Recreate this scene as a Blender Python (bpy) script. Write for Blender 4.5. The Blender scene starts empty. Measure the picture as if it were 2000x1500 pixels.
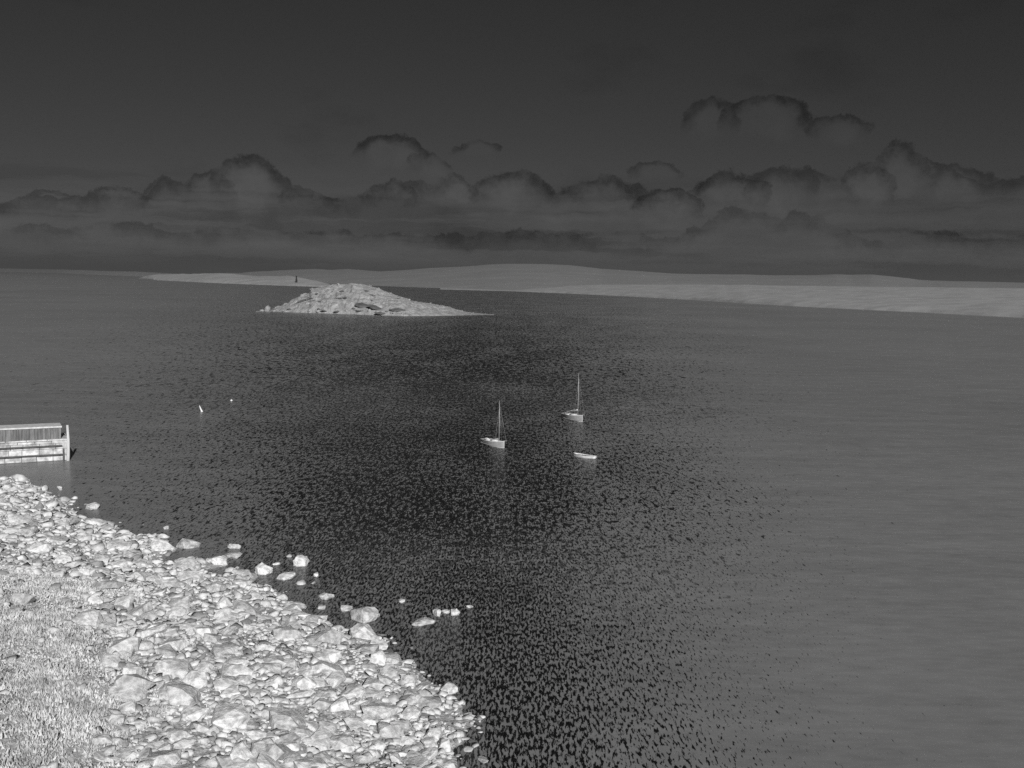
import bpy, bmesh, math, random
import numpy as np
from mathutils import Matrix, Vector, Euler

random.seed(7)
RNG = np.random.default_rng(11)
SC = bpy.context.scene
COL = SC.collection

# ------------------------------------------------------------------ camera
CAM_H = 33.0
FPX = 2079.0                      # focal length in pixels of the 2000 px wide photograph
PITCH = math.atan((750 - 544.7) / FPX)
ROLL = math.radians(1.0)
cam = bpy.data.cameras.new('camera')
cam.sensor_width = 36.0
cam.lens = 36.0 * FPX / 2000.0
cam.clip_start = 0.5
cam.clip_end = 120000.0
cam_ob = bpy.data.objects.new('camera', cam)
COL.objects.link(cam_ob)
CAM_R = Matrix.Rotation(math.pi / 2 - PITCH, 3, 'X') @ Matrix.Rotation(ROLL, 3, 'Z')
cam_ob.matrix_world = Matrix.Translation((0, 0, CAM_H)) @ CAM_R.to_4x4()
SC.camera = cam_ob

# ------------------------------------------------------------------ light
SUN_EL = math.radians(25.0)
SUN_AZ = math.radians(163.0)      # clockwise from the view direction (+Y): low sun behind, to the right
SUN_V = Vector((math.sin(SUN_AZ) * math.cos(SUN_EL), math.cos(SUN_AZ) * math.cos(SUN_EL), math.sin(SUN_EL)))
sun = bpy.data.lights.new('sun', 'SUN')
sun.energy = 5.0
sun.angle = math.radians(0.5)
sun.color = (1.0, 0.996, 0.99)
sun_ob = bpy.data.objects.new('sun', sun)
sun_ob.rotation_euler = SUN_V.to_track_quat('Z', 'Y').to_euler()
COL.objects.link(sun_ob)
SKY_STRENGTH = 0.0092

SC.cycles.use_denoising = False
SC.cycles.sample_clamp_indirect = 1.0
SC.cycles.sample_clamp_direct = 1.0
SC.cycles.max_bounces = 3
SC.cycles.diffuse_bounces = 2
SC.cycles.glossy_bounces = 2
SC.view_settings.view_transform = 'Standard'
SC.view_settings.look = 'None'
SC.view_settings.exposure = 0.0
SC.view_settings.gamma = 1.0
SC.view_settings.use_curve_mapping = False


def ray(px, py):
    d = CAM_R @ Vector(((px - 1000.0) / FPX, -(py - 750.0) / FPX, -1.0))
    return d


def ground(px, py, z=0.0):
    d = ray(px, py)
    t = (z - CAM_H) / d.z
    return Vector((d.x * t, d.y * t, z))


def sky_uv(px, py):
    d = ray(px, py)
    return math.atan2(d.x, d.y), math.atan2(d.z, math.hypot(d.x, d.y))


# ------------------------------------------------------------------ node helpers
class NT:
    def __init__(self, tree):
        self.t = tree
        self.n = tree.nodes
        self.l = tree.links

    def add(self, kind, **kw):
        nd = self.n.new(kind)
        for k, v in kw.items():
            setattr(nd, k, v)
        return nd

    def put(self, sock, v):
        if isinstance(v, bpy.types.NodeSocket):
            self.l.new(v, sock)
        elif v is not None:
            sock.default_value = v

    def math(self, op, a, b=None, c=None, clamp=False):
        nd = self.add('ShaderNodeMath', operation=op, use_clamp=clamp)
        self.put(nd.inputs[0], a)
        self.put(nd.inputs[1], b)
        self.put(nd.inputs[2], c)
        return nd.outputs[0]

    def vmath(self, op, a, b=None, c=None):
        nd = self.add('ShaderNodeVectorMath', operation=op)
        self.put(nd.inputs[0], a)
        self.put(nd.inputs[1], b)
        self.put(nd.inputs[2], c)
        return nd.outputs['Value'] if op in ('LENGTH', 'DOT_PRODUCT', 'DISTANCE') else nd.outputs[0]

    def step(self, v, a, b, lo=0.0, hi=1.0):
        nd = self.add('ShaderNodeMapRange', interpolation_type='SMOOTHSTEP')
        self.put(nd.inputs['Value'], v)
        self.put(nd.inputs['From Min'], a)
        self.put(nd.inputs['From Max'], b)
        self.put(nd.inputs['To Min'], lo)
        self.put(nd.inputs['To Max'], hi)
        return nd.outputs['Result']

    def noise(self, vec, scale=1.0, detail=4.0, rough=0.5, dist=0.0):
        nd = self.add('ShaderNodeTexNoise')
        self.put(nd.inputs['Vector'], vec)
        nd.inputs['Scale'].default_value = scale
        nd.inputs['Detail'].default_value = detail
        nd.inputs['Roughness'].default_value = rough
        nd.inputs['Distortion'].default_value = dist
        return nd.outputs[0]

    def comb(self, x, y, z=0.0):
        nd = self.add('ShaderNodeCombineXYZ')
        for s, v in zip(nd.inputs, (x, y, z)):
            self.put(s, v)
        return nd.outputs[0]

    def sep(self, v):
        nd = self.add('ShaderNodeSeparateXYZ')
        self.put(nd.inputs[0], v)
        return nd.outputs


# ------------------------------------------------------------------ world: desaturated dusk sky with cloud banks
world = bpy.data.worlds.new('World')
SC.world = world
world.use_nodes = True
world.cycles.sampling_method = 'MANUAL'
world.cycles.sample_map_resolution = 256
W = NT(world.node_tree)
W.n.clear()
sky = W.add('ShaderNodeTexSky', sky_type='NISHITA', sun_disc=False)
sky.sun_elevation = SUN_EL
sky.sun_rotation = SUN_AZ
sky.air_density = 0.6
sky.dust_density = 0.3
tc = W.add('ShaderNodeTexCoord')
D = tc.outputs['Generated']
dx, dy, dz = W.sep(D)
az = W.math('ARCTAN2', dx, dy)
el = W.math('ARCSINE', dz)
UV = W.comb(az, el)                                           # radians on the sky
warp = W.add('ShaderNodeTexNoise')
W.put(warp.inputs['Vector'], D)
warp.inputs['Scale'].default_value = 30.0
warp.inputs['Detail'].default_value = 7.0
warp.inputs['Roughness'].default_value = 0.66
wv = W.vmath('SUBTRACT', warp.outputs['Color'], (0.5, 0.5, 0.5))
warp2 = W.add('ShaderNodeTexNoise')
W.put(warp2.inputs['Vector'], D)
warp2.inputs['Scale'].default_value = 13.0
warp2.inputs['Detail'].default_value = 1.0
wv2 = W.vmath('SUBTRACT', warp2.outputs['Color'], (0.5, 0.5, 0.5))
P = W.vmath('ADD', W.vmath('ADD', UV, W.vmath('MULTIPLY', wv, (0.036, 0.034, 0.0))), W.vmath('MULTIPLY', wv2, (0.034, 0.022, 0.0)))
pu, pv_, _ = W.sep(P)
fluff = W.noise(D, 26.0, 6.0, 0.65)
U_HALF = 0.62                                                  # the cloud bank repeats, mirrored, round the horizon
V_LO, V_HI = 0.0, 0.22


def top_line(points):
    """elevation of a cloud bank's top along the horizon, from photo pixels"""
    uu = W.math('PINGPONG', W.math('ADD', pu, U_HALF), 2 * U_HALF)
    uu = W.math('DIVIDE', uu, 2 * U_HALF)
    nd = W.add('ShaderNodeFloatCurve')
    cv = nd.mapping.curves[0]
    pts = []
    for x_, y_ in points:
        u_, v_ = sky_uv(x_, y_)
        pts.append(((u_ + U_HALF) / (2 * U_HALF), (v_ - V_LO) / (V_HI - V_LO)))
    cv.points[0].location = (0.0, pts[0][1])
    cv.points[1].location = (1.0, pts[-1][1])
    for p_ in pts:
        cv.points.new(*p_)
    nd.mapping.update()
    W.put(nd.inputs['Value'], uu)
    return W.math('MULTIPLY_ADD', nd.outputs[0], V_HI - V_LO, V_LO)


BANK = [(0, 392), (60, 380), (120, 388), (160, 378), (220, 376), (240, 371), (290, 380), (320, 354), (345, 348), (370, 362), (400, 358), (430, 335), (460, 318), (490, 311),
        (520, 318), (550, 350), (570, 372), (590, 366), (605, 380), (640, 388), (700, 392), (730, 372), (760, 364), (800, 362), (840, 360), (860, 348), (890, 344), (920, 352),
        (935, 350), (960, 338), (1000, 332), (1030, 335), (1060, 352), (1080, 376), (1100, 358), (1150, 345), (1200, 342), (1240, 350), (1260, 370), (1300, 370), (1340, 374),
        (1365, 362), (1380, 342), (1400, 334), (1440, 330), (1480, 326), (1520, 324), (1560, 332), (1600, 340), (1640, 346), (1665, 350), (1680, 330), (1700, 320), (1730, 316),
        (1750, 296), (1765, 289), (1790, 298), (1815, 306), (1850, 320), (1900, 345), (1960, 352), (2000, 340)]
HEADS = [  # cumulus heads: centre x, y, half width, half height (photo pixels), rim, body
    (770, 308, 76, 42, 1.0, 0.7), (842, 330, 40, 38, 0.8, 0.4), (930, 287, 50, 20, 0.9, 0.2), (1290, 336, 46, 26, 0.7, 0.2), (1398, 244, 62, 40, 0.9, 0.6), (1506, 240, 78, 42, 1.0, 0.6),
    (1640, 256, 62, 32, 0.8, 0.4), (496, 374, 68, 64, 1.0, 0.9), (424, 386, 40, 34, 0.7, 0.5), (340, 388, 46, 40, 0.7, 0.7), (240, 392, 66, 24, 0.9, 0.5), (592, 396, 40, 28, 0.7, 0.6),
    (892, 378, 52, 34, 0.9, 0.9), (1002, 380, 78, 50, 1.0, 1.0), (775, 394, 52, 30, 0.9, 0.6), (1180, 380, 88, 36, 0.8, 0.8), (1434, 376, 62, 46, 1.0, 1.0), (1530, 376, 78, 48, 0.8, 1.0),
    (1696, 372, 48, 52, 1.0, 1.0), (1768, 344, 48, 54, 0.9, 0.8), (1310, 402, 74, 34, 1.0, 0.8), (120, 394, 60, 18, 0.7, 0.4), (1880, 372, 66, 44, 0.8, 0.8)]
LOWER = [(0, 452), (200, 446), (400, 442), (600, 448), (800, 455), (900, 462), (1000, 448), (1100, 458), (1200, 452), (1280, 462), (1380, 425), (1440, 408), (1480, 404), (1520, 418), (1560, 406),
         (1600, 420), (1700, 470), (1800, 452), (2000, 460)]


def rim_of(top, width, depth):
    """dark upper edge and paler body underneath, both in photo pixels below the top line"""
    dd = W.math('MULTIPLY', W.math('SUBTRACT', top, pv_), FPX)
    edge = W.math('MULTIPLY', W.step(dd, -2.0, 3.0), W.step(dd, width, 3.0))
    body_ = W.math('MULTIPLY', W.step(dd, width * 0.45, width * 1.3), W.step(dd, depth, depth * 0.45))
    return edge, body_


e1, b1_ = rim_of(top_line(BANK), 40.0, 96.0)
e3, b3_ = rim_of(top_line(LOWER), 36.0, 60.0)
fine = W.noise(D, 70.0, 5.0, 0.7)
e1 = W.math('MULTIPLY', e1, W.step(fluff, 0.40, 0.60, 0.05, 0.8))
e3 = W.math('MULTIPLY', e3, W.step(fluff, 0.40, 0.60, 0.1, 0.75))
e2, b2_ = None, None
for bx, by, bw, bh, rm, bd_ in HEADS:
    u0, v0 = sky_uv(bx, by)
    q = W.vmath('MULTIPLY', W.vmath('SUBTRACT', P, (u0, v0, 0)), (FPX / bw, FPX / bh, 0))
    d = W.vmath('LENGTH', q)
    _, qy, _ = W.sep(q)
    sm = W.math('MULTIPLY', W.step(d, 1.06, 0.94), W.step(d, 0.42, 0.92, 0.0, rm))
    sm = W.math('MULTIPLY', sm, W.step(qy, -0.5, 0.3))
    bo = W.step(d, 1.0, 0.3, 0.0, bd_)
    e2 = sm if e2 is None else W.math('MAXIMUM', e2, sm)
    b2_ = bo if b2_ is None else W.math('MAXIMUM', b2_, bo)
e2 = W.math('MULTIPLY', e2, W.step(fluff, 0.34, 0.56, 0.22, 1.05))
e2 = W.math('MULTIPLY', e2, W.step(fine, 0.30, 0.60, 0.6, 1.05))
dark = W.math('MAXIMUM', W.math('MAXIMUM', e1, e2), W.math('MULTIPLY', e3, 0.85))
light = W.math('MAXIMUM', W.math('MAXIMUM', W.math('MULTIPLY', b1_, 0.5), b2_), W.math('MULTIPLY', b3_, 0.5))
light = W.math('MULTIPLY', light, W.step(fluff, 0.25, 0.70, 1.0, 0.3))
# streaky bands low over the horizon and loose cloud elsewhere round the sky
bands = W.noise(W.vmath('MULTIPLY', W.vmath('ADD', D, W.vmath('MULTIPLY', wv, (0.02, 0.02, 0.012))), (3.2, 3.2, 46.0)), 1.0, 6.0, 0.6)
low = W.math('MULTIPLY', W.step(dz, 0.11, 0.05), W.step(dz, -0.05, 0.0))
band_d = W.math('MULTIPLY', W.step(bands, 0.50, 0.62), low)
band_l = W.math('MULTIPLY', W.step(bands, 0.50, 0.36), low)
loose = W.noise(W.vmath('MULTIPLY', D, (1.0, 1.0, 2.2)), 5.0, 7.0, 0.58)
loose_d = W.math('MULTIPLY', W.step(loose, 0.52, 0.70), 0.45)
tone = W.math('MULTIPLY', dark, -0.56)
tone = W.math('MULTIPLY_ADD', light, 0.42, tone)
tone = W.math('MULTIPLY_ADD', band_d, -0.32, tone)
tone = W.math('MULTIPLY_ADD', band_l, 0.16, tone)
tone = W.math('MULTIPLY_ADD', loose_d, -0.40, tone)
tone = W.math('MAXIMUM', W.math('ADD', tone, 1.0), 0.25)
bw_ = W.add('ShaderNodeRGBToBW')
W.put(bw_.inputs[0], sky.outputs[0])
val = W.math('MULTIPLY', bw_.outputs[0], tone)
bg = W.add('ShaderNodeBackground')
W.put(bg.inputs['Color'], W.comb(val, val, val))
bg.inputs['Strength'].default_value = SKY_STRENGTH
wo = W.add('ShaderNodeOutputWorld')
W.l.new(bg.outputs[0], wo.inputs['Surface'])


# ------------------------------------------------------------------ materials
def mat_base(name):
    m = bpy.data.materials.new(name)
    m.use_nodes = True
    t = NT(m.node_tree)
    t.n.clear()
    out = t.add('ShaderNodeOutputMaterial')
    bs = t.add('ShaderNodeBsdfPrincipled')
    t.l.new(bs.outputs[0], out.inputs['Surface'])
    return m, t, bs


def mat_mottled(name, lo, hi, scale, rough=0.85, detail=5.0, bump=0.0, bump_scale=None, spec=0.25, rand=0.0, obj_space=False, stretch=(1, 1, 1), island=0.0):
    m, t, bs = mat_base(name)
    if obj_space:
        pos = t.add('ShaderNodeTexCoord').outputs['Object']
    else:
        pos = t.add('ShaderNodeNewGeometry').outputs['Position']
    pos = t.vmath('MULTIPLY', pos, stretch)
    n = t.noise(pos, scale, detail, 0.6)
    v = t.step(n, 0.33, 0.67, lo, hi)
    if rand:
        r = t.add('ShaderNodeObjectInfo').outputs['Random']
        v = t.math('MULTIPLY', v, t.math('MULTIPLY_ADD', r, 2 * rand, 1 - rand))
    if island:
        ri = t.add('ShaderNodeNewGeometry').outputs['Random Per Island']
        v = t.math('MULTIPLY', v, t.step(ri, 0.0, 0.45, 1 - 2 * island, 1.0))
    t.put(bs.inputs['Base Color'], t.comb(v, v, v))
    bs.inputs['Roughness'].default_value = rough
    bs.inputs['Specular IOR Level'].default_value = spec
    if bump:
        b = t.add('ShaderNodeBump')
        b.inputs['Strength'].default_value = 1.0
        b.inputs['Distance'].default_value = bump
        t.put(b.inputs['Height'], t.noise(pos, bump_scale or scale * 3, 5.0, 0.65))
        t.l.new(b.outputs[0], bs.inputs['Normal'])
    return m


M = {}
M['boulder'] = mat_mottled('boulder_stone', 0.36, 0.70, 2.2, bump=0.10, bump_scale=4.0, rand=0.22)
M['rubble'] = mat_mottled('rubble_stone', 0.42, 0.70, 1.4, bump=0.05, bump_scale=6.0, island=0.32)
M['island_rock'] = mat_mottled('island_rock', 0.22, 0.36, 0.2, bump=1.4, bump_scale=0.35, detail=8.0)
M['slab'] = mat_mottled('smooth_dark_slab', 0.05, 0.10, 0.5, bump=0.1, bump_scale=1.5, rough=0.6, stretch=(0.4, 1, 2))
M['shore_ground'] = mat_mottled('shingle', 0.24, 0.60, 3.0, bump=0.14, bump_scale=3.5, detail=8.0)
M['bank_ground'] = mat_mottled('bank_turf', 0.30, 0.58, 1.2, bump=0.15, bump_scale=2.5, detail=8.0)
M['grass'] = mat_mottled('dry_grass', 0.34, 0.66, 0.5, spec=0.1)
M['near_land'] = mat_mottled('heath_near', 0.27, 0.35, 0.03, detail=8.0)
M['mid_land'] = mat_mottled('heath_mid', 0.29, 0.36, 0.012, bump=3.0, bump_scale=0.03)
M['far_land'] = mat_mottled('heath_far', 0.20, 0.23, 0.004, bump=4.0, bump_scale=0.015)
M['flat'] = mat_mottled('dark_tidal_flat', 0.01, 0.03, 0.01, rough=0.5)
M['tower'] = mat_mottled('dark_tower_paint', 0.015, 0.03, 0.5)
M['hull'] = mat_mottled('hull_paint', 0.34, 0.42, 1.2, rough=0.45, spec=0.4)
M['trim'] = mat_mottled('pale_trim', 0.68, 0.82, 2.0, rough=0.6)
M['deck'] = mat_mottled('deck_planking', 0.28, 0.40, 3.0, rough=0.7, stretch=(1, 1, 1))
M['well'] = mat_mottled('cockpit_well', 0.03, 0.06, 3.0)
M['spar'] = mat_mottled('spar_wood', 0.40, 0.52, 2.0, rough=0.5)
M['rope'] = mat_mottled('rigging_rope', 0.35, 0.45, 3.0)
M['sail'] = mat_mottled('furled_canvas', 0.66, 0.84, 2.5, bump=0.03)
M['stone'] = mat_mottled('pier_stone', 0.30, 0.66, 0.9, bump=0.08, bump_scale=4.0, rand=0.2, detail=7.0)
M['mortar'] = mat_mottled('pier_joint', 0.10, 0.16, 1.5)
M['timber'] = mat_mottled('pale_timber', 0.45, 0.62, 1.5, stretch=(1, 1, 0.2))
M['wale'] = mat_mottled('dark_timber', 0.06, 0.11, 1.5)
M['shed'] = mat_mottled('shed_board', 0.10, 0.19, 1.0, stretch=(3, 3, 0.4), rand=0.25)
M['buoy'] = mat_mottled('buoy_paint', 0.70, 0.85, 3.0, rough=0.5)


def water_material():
    m, t, bs = mat_base('water')
    pos = t.add('ShaderNodeNewGeometry').outputs['Position']
    x, y, _ = t.sep(pos)
    # sun's glitter path over the bay, put into the wavelet normals as a lane
    xw = t.math('ADD', x, t.math('MULTIPLY', t.math('SUBTRACT', t.noise(pos, 0.012, 3.0), 0.5), t.math('MULTIPLY_ADD', y, 0.14, 8.0)))
    a = t.math('DIVIDE', t.math('MULTIPLY_ADD', y, 0.05, xw), t.math('MULTIPLY_ADD', y, t.step(t.math('DIVIDE', x, t.math('ADD', y, 10.0)), -0.12, 0.02, 0.36, 0.27), 10.0))
    lane = t.math('EXPONENT', t.math('MULTIPLY', t.math('MULTIPLY', a, a), -1.0))
    patch = t.noise(t.vmath('MULTIPLY', pos, (1.0, 0.35, 1.0)), 0.05, 4.0, 0.6)
    lane = t.math('MULTIPLY', lane, t.step(patch, 0.25, 0.6, 0.86, 1.05))
    # wavelets: glitter flecks shaped as faces tilted away from the sun
    w1 = t.noise(t.vmath('MULTIPLY', pos, (1.0, 0.22, 1.0)), 4.6, 3.5, 0.6, 0.15)
    w2 = t.noise(t.vmath('MULTIPLY', pos, (1.0, 0.26, 1.0)), 1.7, 3.5, 0.6, 0.2)
    w3 = t.noise(t.vmath('MULTIPLY', pos, (1.0, 0.30, 1.0)), 0.62, 3.0, 0.6, 0.3)
    far1 = t.step(y, 130.0, 460.0)
    far2 = t.step(y, 350.0, 1200.0)
    lane = t.math('MULTIPLY', lane, t.step(y, 250.0, 600.0, 1.0, 0.96))
    thr = t.math('MULTIPLY_ADD', lane, -0.285, 0.735)
    thr_hi = t.math('ADD', thr, 0.09)
    m1 = t.math('MULTIPLY', t.step(w1, thr, thr_hi), t.math('SUBTRACT', 1.0, far1))
    m2 = t.math('MULTIPLY', t.step(w2, thr, thr_hi), t.math('SUBTRACT', 1.0, far2))
    m2 = t.math('MULTIPLY', m2, t.step(y, 70.0, 170.0))
    m3 = t.math('MULTIPLY', t.step(w3, thr, thr_hi), far1)
    mask = t.math('MAXIMUM', m1, t.math('MAXIMUM', m2, m3))
    # gentle undulation everywhere
    j = t.math('SUBTRACT', t.noise(t.vmath('MULTIPLY', pos, (0.35, 1.0, 1.0)), 0.9, 3.0, 0.6), 0.5)
    j2 = t.math('SUBTRACT', t.noise(t.vmath('MULTIPLY', pos, (0.3, 1.0, 1.0)), 0.16, 3.0, 0.6), 0.5)
    ty = t.math('MULTIPLY_ADD', mask, 0.52, t.math('MULTIPLY', t.math('ADD', j, j2), 0.22))
    tx = t.math('MULTIPLY', t.math('ADD', mask, 0.0), -0.22)
    nv = t.vmath('NORMALIZE', t.comb(tx, ty, 1.0))
    t.l.new(nv, bs.inputs['Normal'])
    v = t.step(t.noise(pos, 0.006, 3.0), 0.3, 0.7, 0.185, 0.215)
    t.put(bs.inputs['Base Color'], t.comb(v, v, v))
    bs.inputs['Roughness'].default_value = 0.30
    bs.inputs['IOR'].default_value = 1.333
    bs.inputs['Specular IOR Level'].default_value = 0.10
    return m


M['water'] = water_material()


# ------------------------------------------------------------------ mesh helpers
def link(name, me, mat=None, parent=None):
    o = bpy.data.objects.new(name, me)
    COL.objects.link(o)
    if mat is not None and me is not None and not me.materials:
        me.materials.append(M[mat])
    if parent is not None:
        o.parent = parent
    return o


def mesh(name, verts, faces, smooth=False):
    me = bpy.data.meshes.new(name)
    me.from_pydata([tuple(v) for v in verts], [], [tuple(f) for f in faces])
    me.update()
    if smooth:
        me.polygons.foreach_set('use_smooth', [True] * len(me.polygons))
    return me


def big_mesh(name, verts, tris, smooth=False):
    """numpy arrays (n,3) and (m,k) to a mesh"""
    me = bpy.data.meshes.new(name)
    k = tris.shape[1]
    me.vertices.add(len(verts))
    me.vertices.foreach_set('co', np.asarray(verts, np.float32).ravel())
    me.loops.add(tris.size)
    me.loops.foreach_set('vertex_index', np.asarray(tris, np.int32).ravel())
    me.polygons.add(len(tris))
    me.polygons.foreach_set('loop_start', np.arange(0, tris.size, k, dtype=np.int32))
    me.polygons.foreach_set('loop_total', np.full(len(tris), k, np.int32))
    me.update(calc_edges=True)
    me.validate()
    if smooth:
        me.polygons.foreach_set('use_smooth', [True] * len(me.polygons))
    return me


def tag(o, label, cat, group=None):
    o['label'] = label
    o['category'] = cat
    if group:
        o['group'] = group
    return o


def struct(o, kind='structure'):
    o['kind'] = kind
    return o


def empty(name, loc, rz=0.0):
    o = bpy.data.objects.new(name, None)
    COL.objects.link(o)
    o.location = loc
    o.rotation_euler = (0, 0, rz)
    o.empty_display_size = 0.3
    return o


def grid_faces(nr, nc):
    i = np.arange(nr - 1)[:, None] * nc + np.arange(nc - 1)[None, :]
    i = i.ravel()
    return np.stack([i, i + 1, i + nc + 1, i + nc], 1)


def box_mesh(name, lo, hi, bevel=0.0):
    bm = bmesh.new()
    bmesh.ops.create_cube(bm, size=1.0)
    for v in bm.verts:
        v.co = Vector([(lo[k] + hi[k]) / 2 + v.co[k] * (hi[k] - lo[k]) for k in range(3)])
    if bevel:
        bmesh.ops.bevel(bm, geom=bm.edges[:], offset=bevel, segments=1, affect='EDGES')
    me = bpy.data.meshes.new(name)
    bm.to_mesh(me)
    bm.free()
    return me


def tube_mesh(name, pts, radii, seg=8):
    vs, fs = [], []
    pts = [Vector(p) for p in pts]
    for i, p in enumerate(pts):
        d = (pts[min(i + 1, len(pts) - 1)] - pts[max(i - 1, 0)]).normalized()
        a = d.orthogonal().normalized()
        b = d.cross(a)
        for k in range(seg):
            an = 2 * math.pi * k / seg
            vs.append(p + (a * math.cos(an) + b * math.sin(an)) * radii[i])
    for i in range(len(pts) - 1):
        for k in range(seg):
            k2 = (k + 1) % seg
            fs.append((i * seg + k, i * seg + k2, (i + 1) * seg + k2, (i + 1) * seg + k))
    fs.append(tuple(range(seg))[::-1])
    fs.append(tuple(range((len(pts) - 1) * seg, len(pts) * seg)))
    return mesh(name, vs, fs, smooth=True)


# value noise
_T = RNG.random((256, 256))


def vnoise(x, y):
    xi = np.floor(x).astype(int)
    yi = np.floor(y).astype(int)
    fx, fy = x - xi, y - yi
    fx = fx * fx * (3 - 2 * fx)
    fy = fy * fy * (3 - 2 * fy)
    a = _T[yi % 256, xi % 256]
    b = _T[yi % 256, (xi + 1) % 256]
    c = _T[(yi + 1) % 256, xi % 256]
    d = _T[(yi + 1) % 256, (xi + 1) % 256]
    return (a * (1 - fx) + b * fx) * (1 - fy) + (c * (1 - fx) + d * fx) * fy


def fbm(x, y, oct=4, gain=0.5):
    s, a, n = 0.0, 1.0, 0.0
    for k in range(oct):
        s = s + a * (vnoise(x * 2 ** k + 17.3 * k, y * 2 ** k + 5.1 * k) - 0.5)
        n += a
        a *= gain
    return s / n * 2


# ------------------------------------------------------------------ water
wm = mesh('water', [(-30000, -3000, 0), (30000, -3000, 0), (30000, 30000, 0), (-30000, 30000, 0)], [(0, 1, 2, 3)])
struct(link('water', wm, 'water'))


# ------------------------------------------------------------------ distant land
def land(name, shore, top, inland, mat, cols, nz, nscale, rows=34, cliff=4.0, power=0.7):
    """shore/top: photo pixels of waterline and skyline; inland: metres from the waterline to the ridge at each column"""
    sx = np.array([p[0] for p in shore], float)
    sy = np.array([p[1] for p in shore], float)
    tx = np.array([p[0] for p in top], float)
    ty = np.array([p[1] for p in top], float)
    xs = np.linspace(sx[0], sx[-1], cols)
    V = np.zeros((rows, cols, 3))
    tt = np.concatenate([[-0.06, 0.0, 0.012, 0.03], np.linspace(0.06, 1.0, rows - 12), np.linspace(1.15, 2.4, 8)])
    for c, px in enumerate(xs):
        g = ground(px, np.interp(px, sx, sy))
        ds = math.hypot(g.x, g.y)
        u = Vector((g.x / ds, g.y / ds, 0))
        inl = inland(px)
        dr = ds + inl
        # height at the ridge that puts it on the skyline
        d = ray(px, np.interp(px, tx, ty))
        hr = max(CAM_H + d.z / math.hypot(d.x, d.y) * dr, 0.6)
        cl = min(cliff, hr * 0.5)
        for r, t in enumerate(tt):
            if t < 0:
                z = -6.0
            elif t == 0:
                z = -0.4
            elif t <= 0.03:
                z = cl * (0.55 if t < 0.02 else 1.0)
            elif t <= 1:
                z = cl + (hr - cl) * ((t - 0.03) / 0.97) ** power
            else:
                z = hr - (hr + 8) * ((t - 1) / 1.4) ** 1.3
            V[r, c] = (u.x * (ds + t * inl), u.y * (ds + t * inl), z)
    ww = np.clip((tt - 0.0) / 0.2, 0, 1)[:, None] * np.where(tt > 1, 0.4, 1.0)[:, None]
    V[:, :, 2] += fbm(V[:, :, 0] / nscale, V[:, :, 1] / nscale, 5) * nz * ww
    edge = fbm(V[:, :, 0] / (nscale * 0.25), V[:, :, 1] / (nscale * 0.25), 3) * min(nscale * 0.03, 14.0)
    V[:, :, 1] += edge * ((tt > -0.01) & (tt < 0.02))[:, None]
    me = big_mesh(name, V.reshape(-1, 3), grid_faces(rows, cols), smooth=True)
    return struct(link(name, me, mat))


FAR_TOP = [(-140, 528), (60, 529), (330, 534), (470, 533), (480, 531.5), (560, 528), (610, 525), (645, 527), (680, 525), (720, 529), (740, 530), (780, 528), (830, 525),
           (880, 522), (920, 519.5), (950, 516.5), (990, 515), (1060, 516), (1110, 518.5), (1140, 522), (1175, 526.5), (1210, 528), (1260, 531), (1310, 534),
           (1370, 535), (1450, 535.5), (1510, 537.5), (1600, 537), (1630, 536), (1660, 537.5), (1700, 536.5), (1740, 540), (1770, 543), (1790, 546),
           (1815, 547.5), (1900, 549), (2000, 552), (2140, 555)]
land('far_hills', [(440, 545.5), (640, 554), (790, 560.5), (900, 564), (1000, 567.5), (1150, 571), (1400, 576), (1700, 583), (2140, 592)], FAR_TOP,
     lambda x: 3600.0, 'far_land', 300, 6.0, 500.0, power=0.85)
land('far_headland', [(-140, 529.5), (0, 531.5), (100, 533), (200, 537), (280, 540.5), (335, 541)], [(-140, 522), (0, 524.5), (100, 526), (150, 527), (200, 529), (280, 531), (335, 534)],
     lambda x: 2500.0, 'far_land', 90, 2.0, 800.0, rows=26)
land('left_headland', [(272, 544), (300, 547), (340, 549), (400, 552), (500, 556), (600, 559.5), (645, 561)],
     [(272, 543.5), (282, 540), (292, 537.5), (310, 536), (350, 535), (400, 534), (440, 534), (470, 537), (500, 538.5), (530, 539.5), (560, 538.5), (580, 541), (600, 545), (620, 549), (645, 555)],
     lambda x: 260.0 + 340.0 * max(0, min(1, (x - 272) / 60, (645 - x) / 120)), 'mid_land', 240, 2.4, 120.0, cliff=3.0)
land('right_shore_land', [(860, 565.5), (900, 566.5), (1000, 569), (1100, 573), (1200, 577.6), (1290, 582.2), (1350, 585.6), (1450, 592), (1550, 598), (1650, 603), (1750, 608), (1815, 611), (2000, 621), (2160, 631)],
     [(860, 565), (900, 563), (1000, 563.5), (1100, 559), (1150, 556.5), (1180, 556), (1300, 556), (1400, 556), (1420, 557), (1450, 556), (1500, 557.5), (1600, 558.5), (1700, 560), (1815, 561), (2000, 563), (2160, 566)],
     lambda x: 700.0, 'near_land', 360, 0.5, 300.0, rows=46, cliff=4.5, power=0.75)
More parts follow.
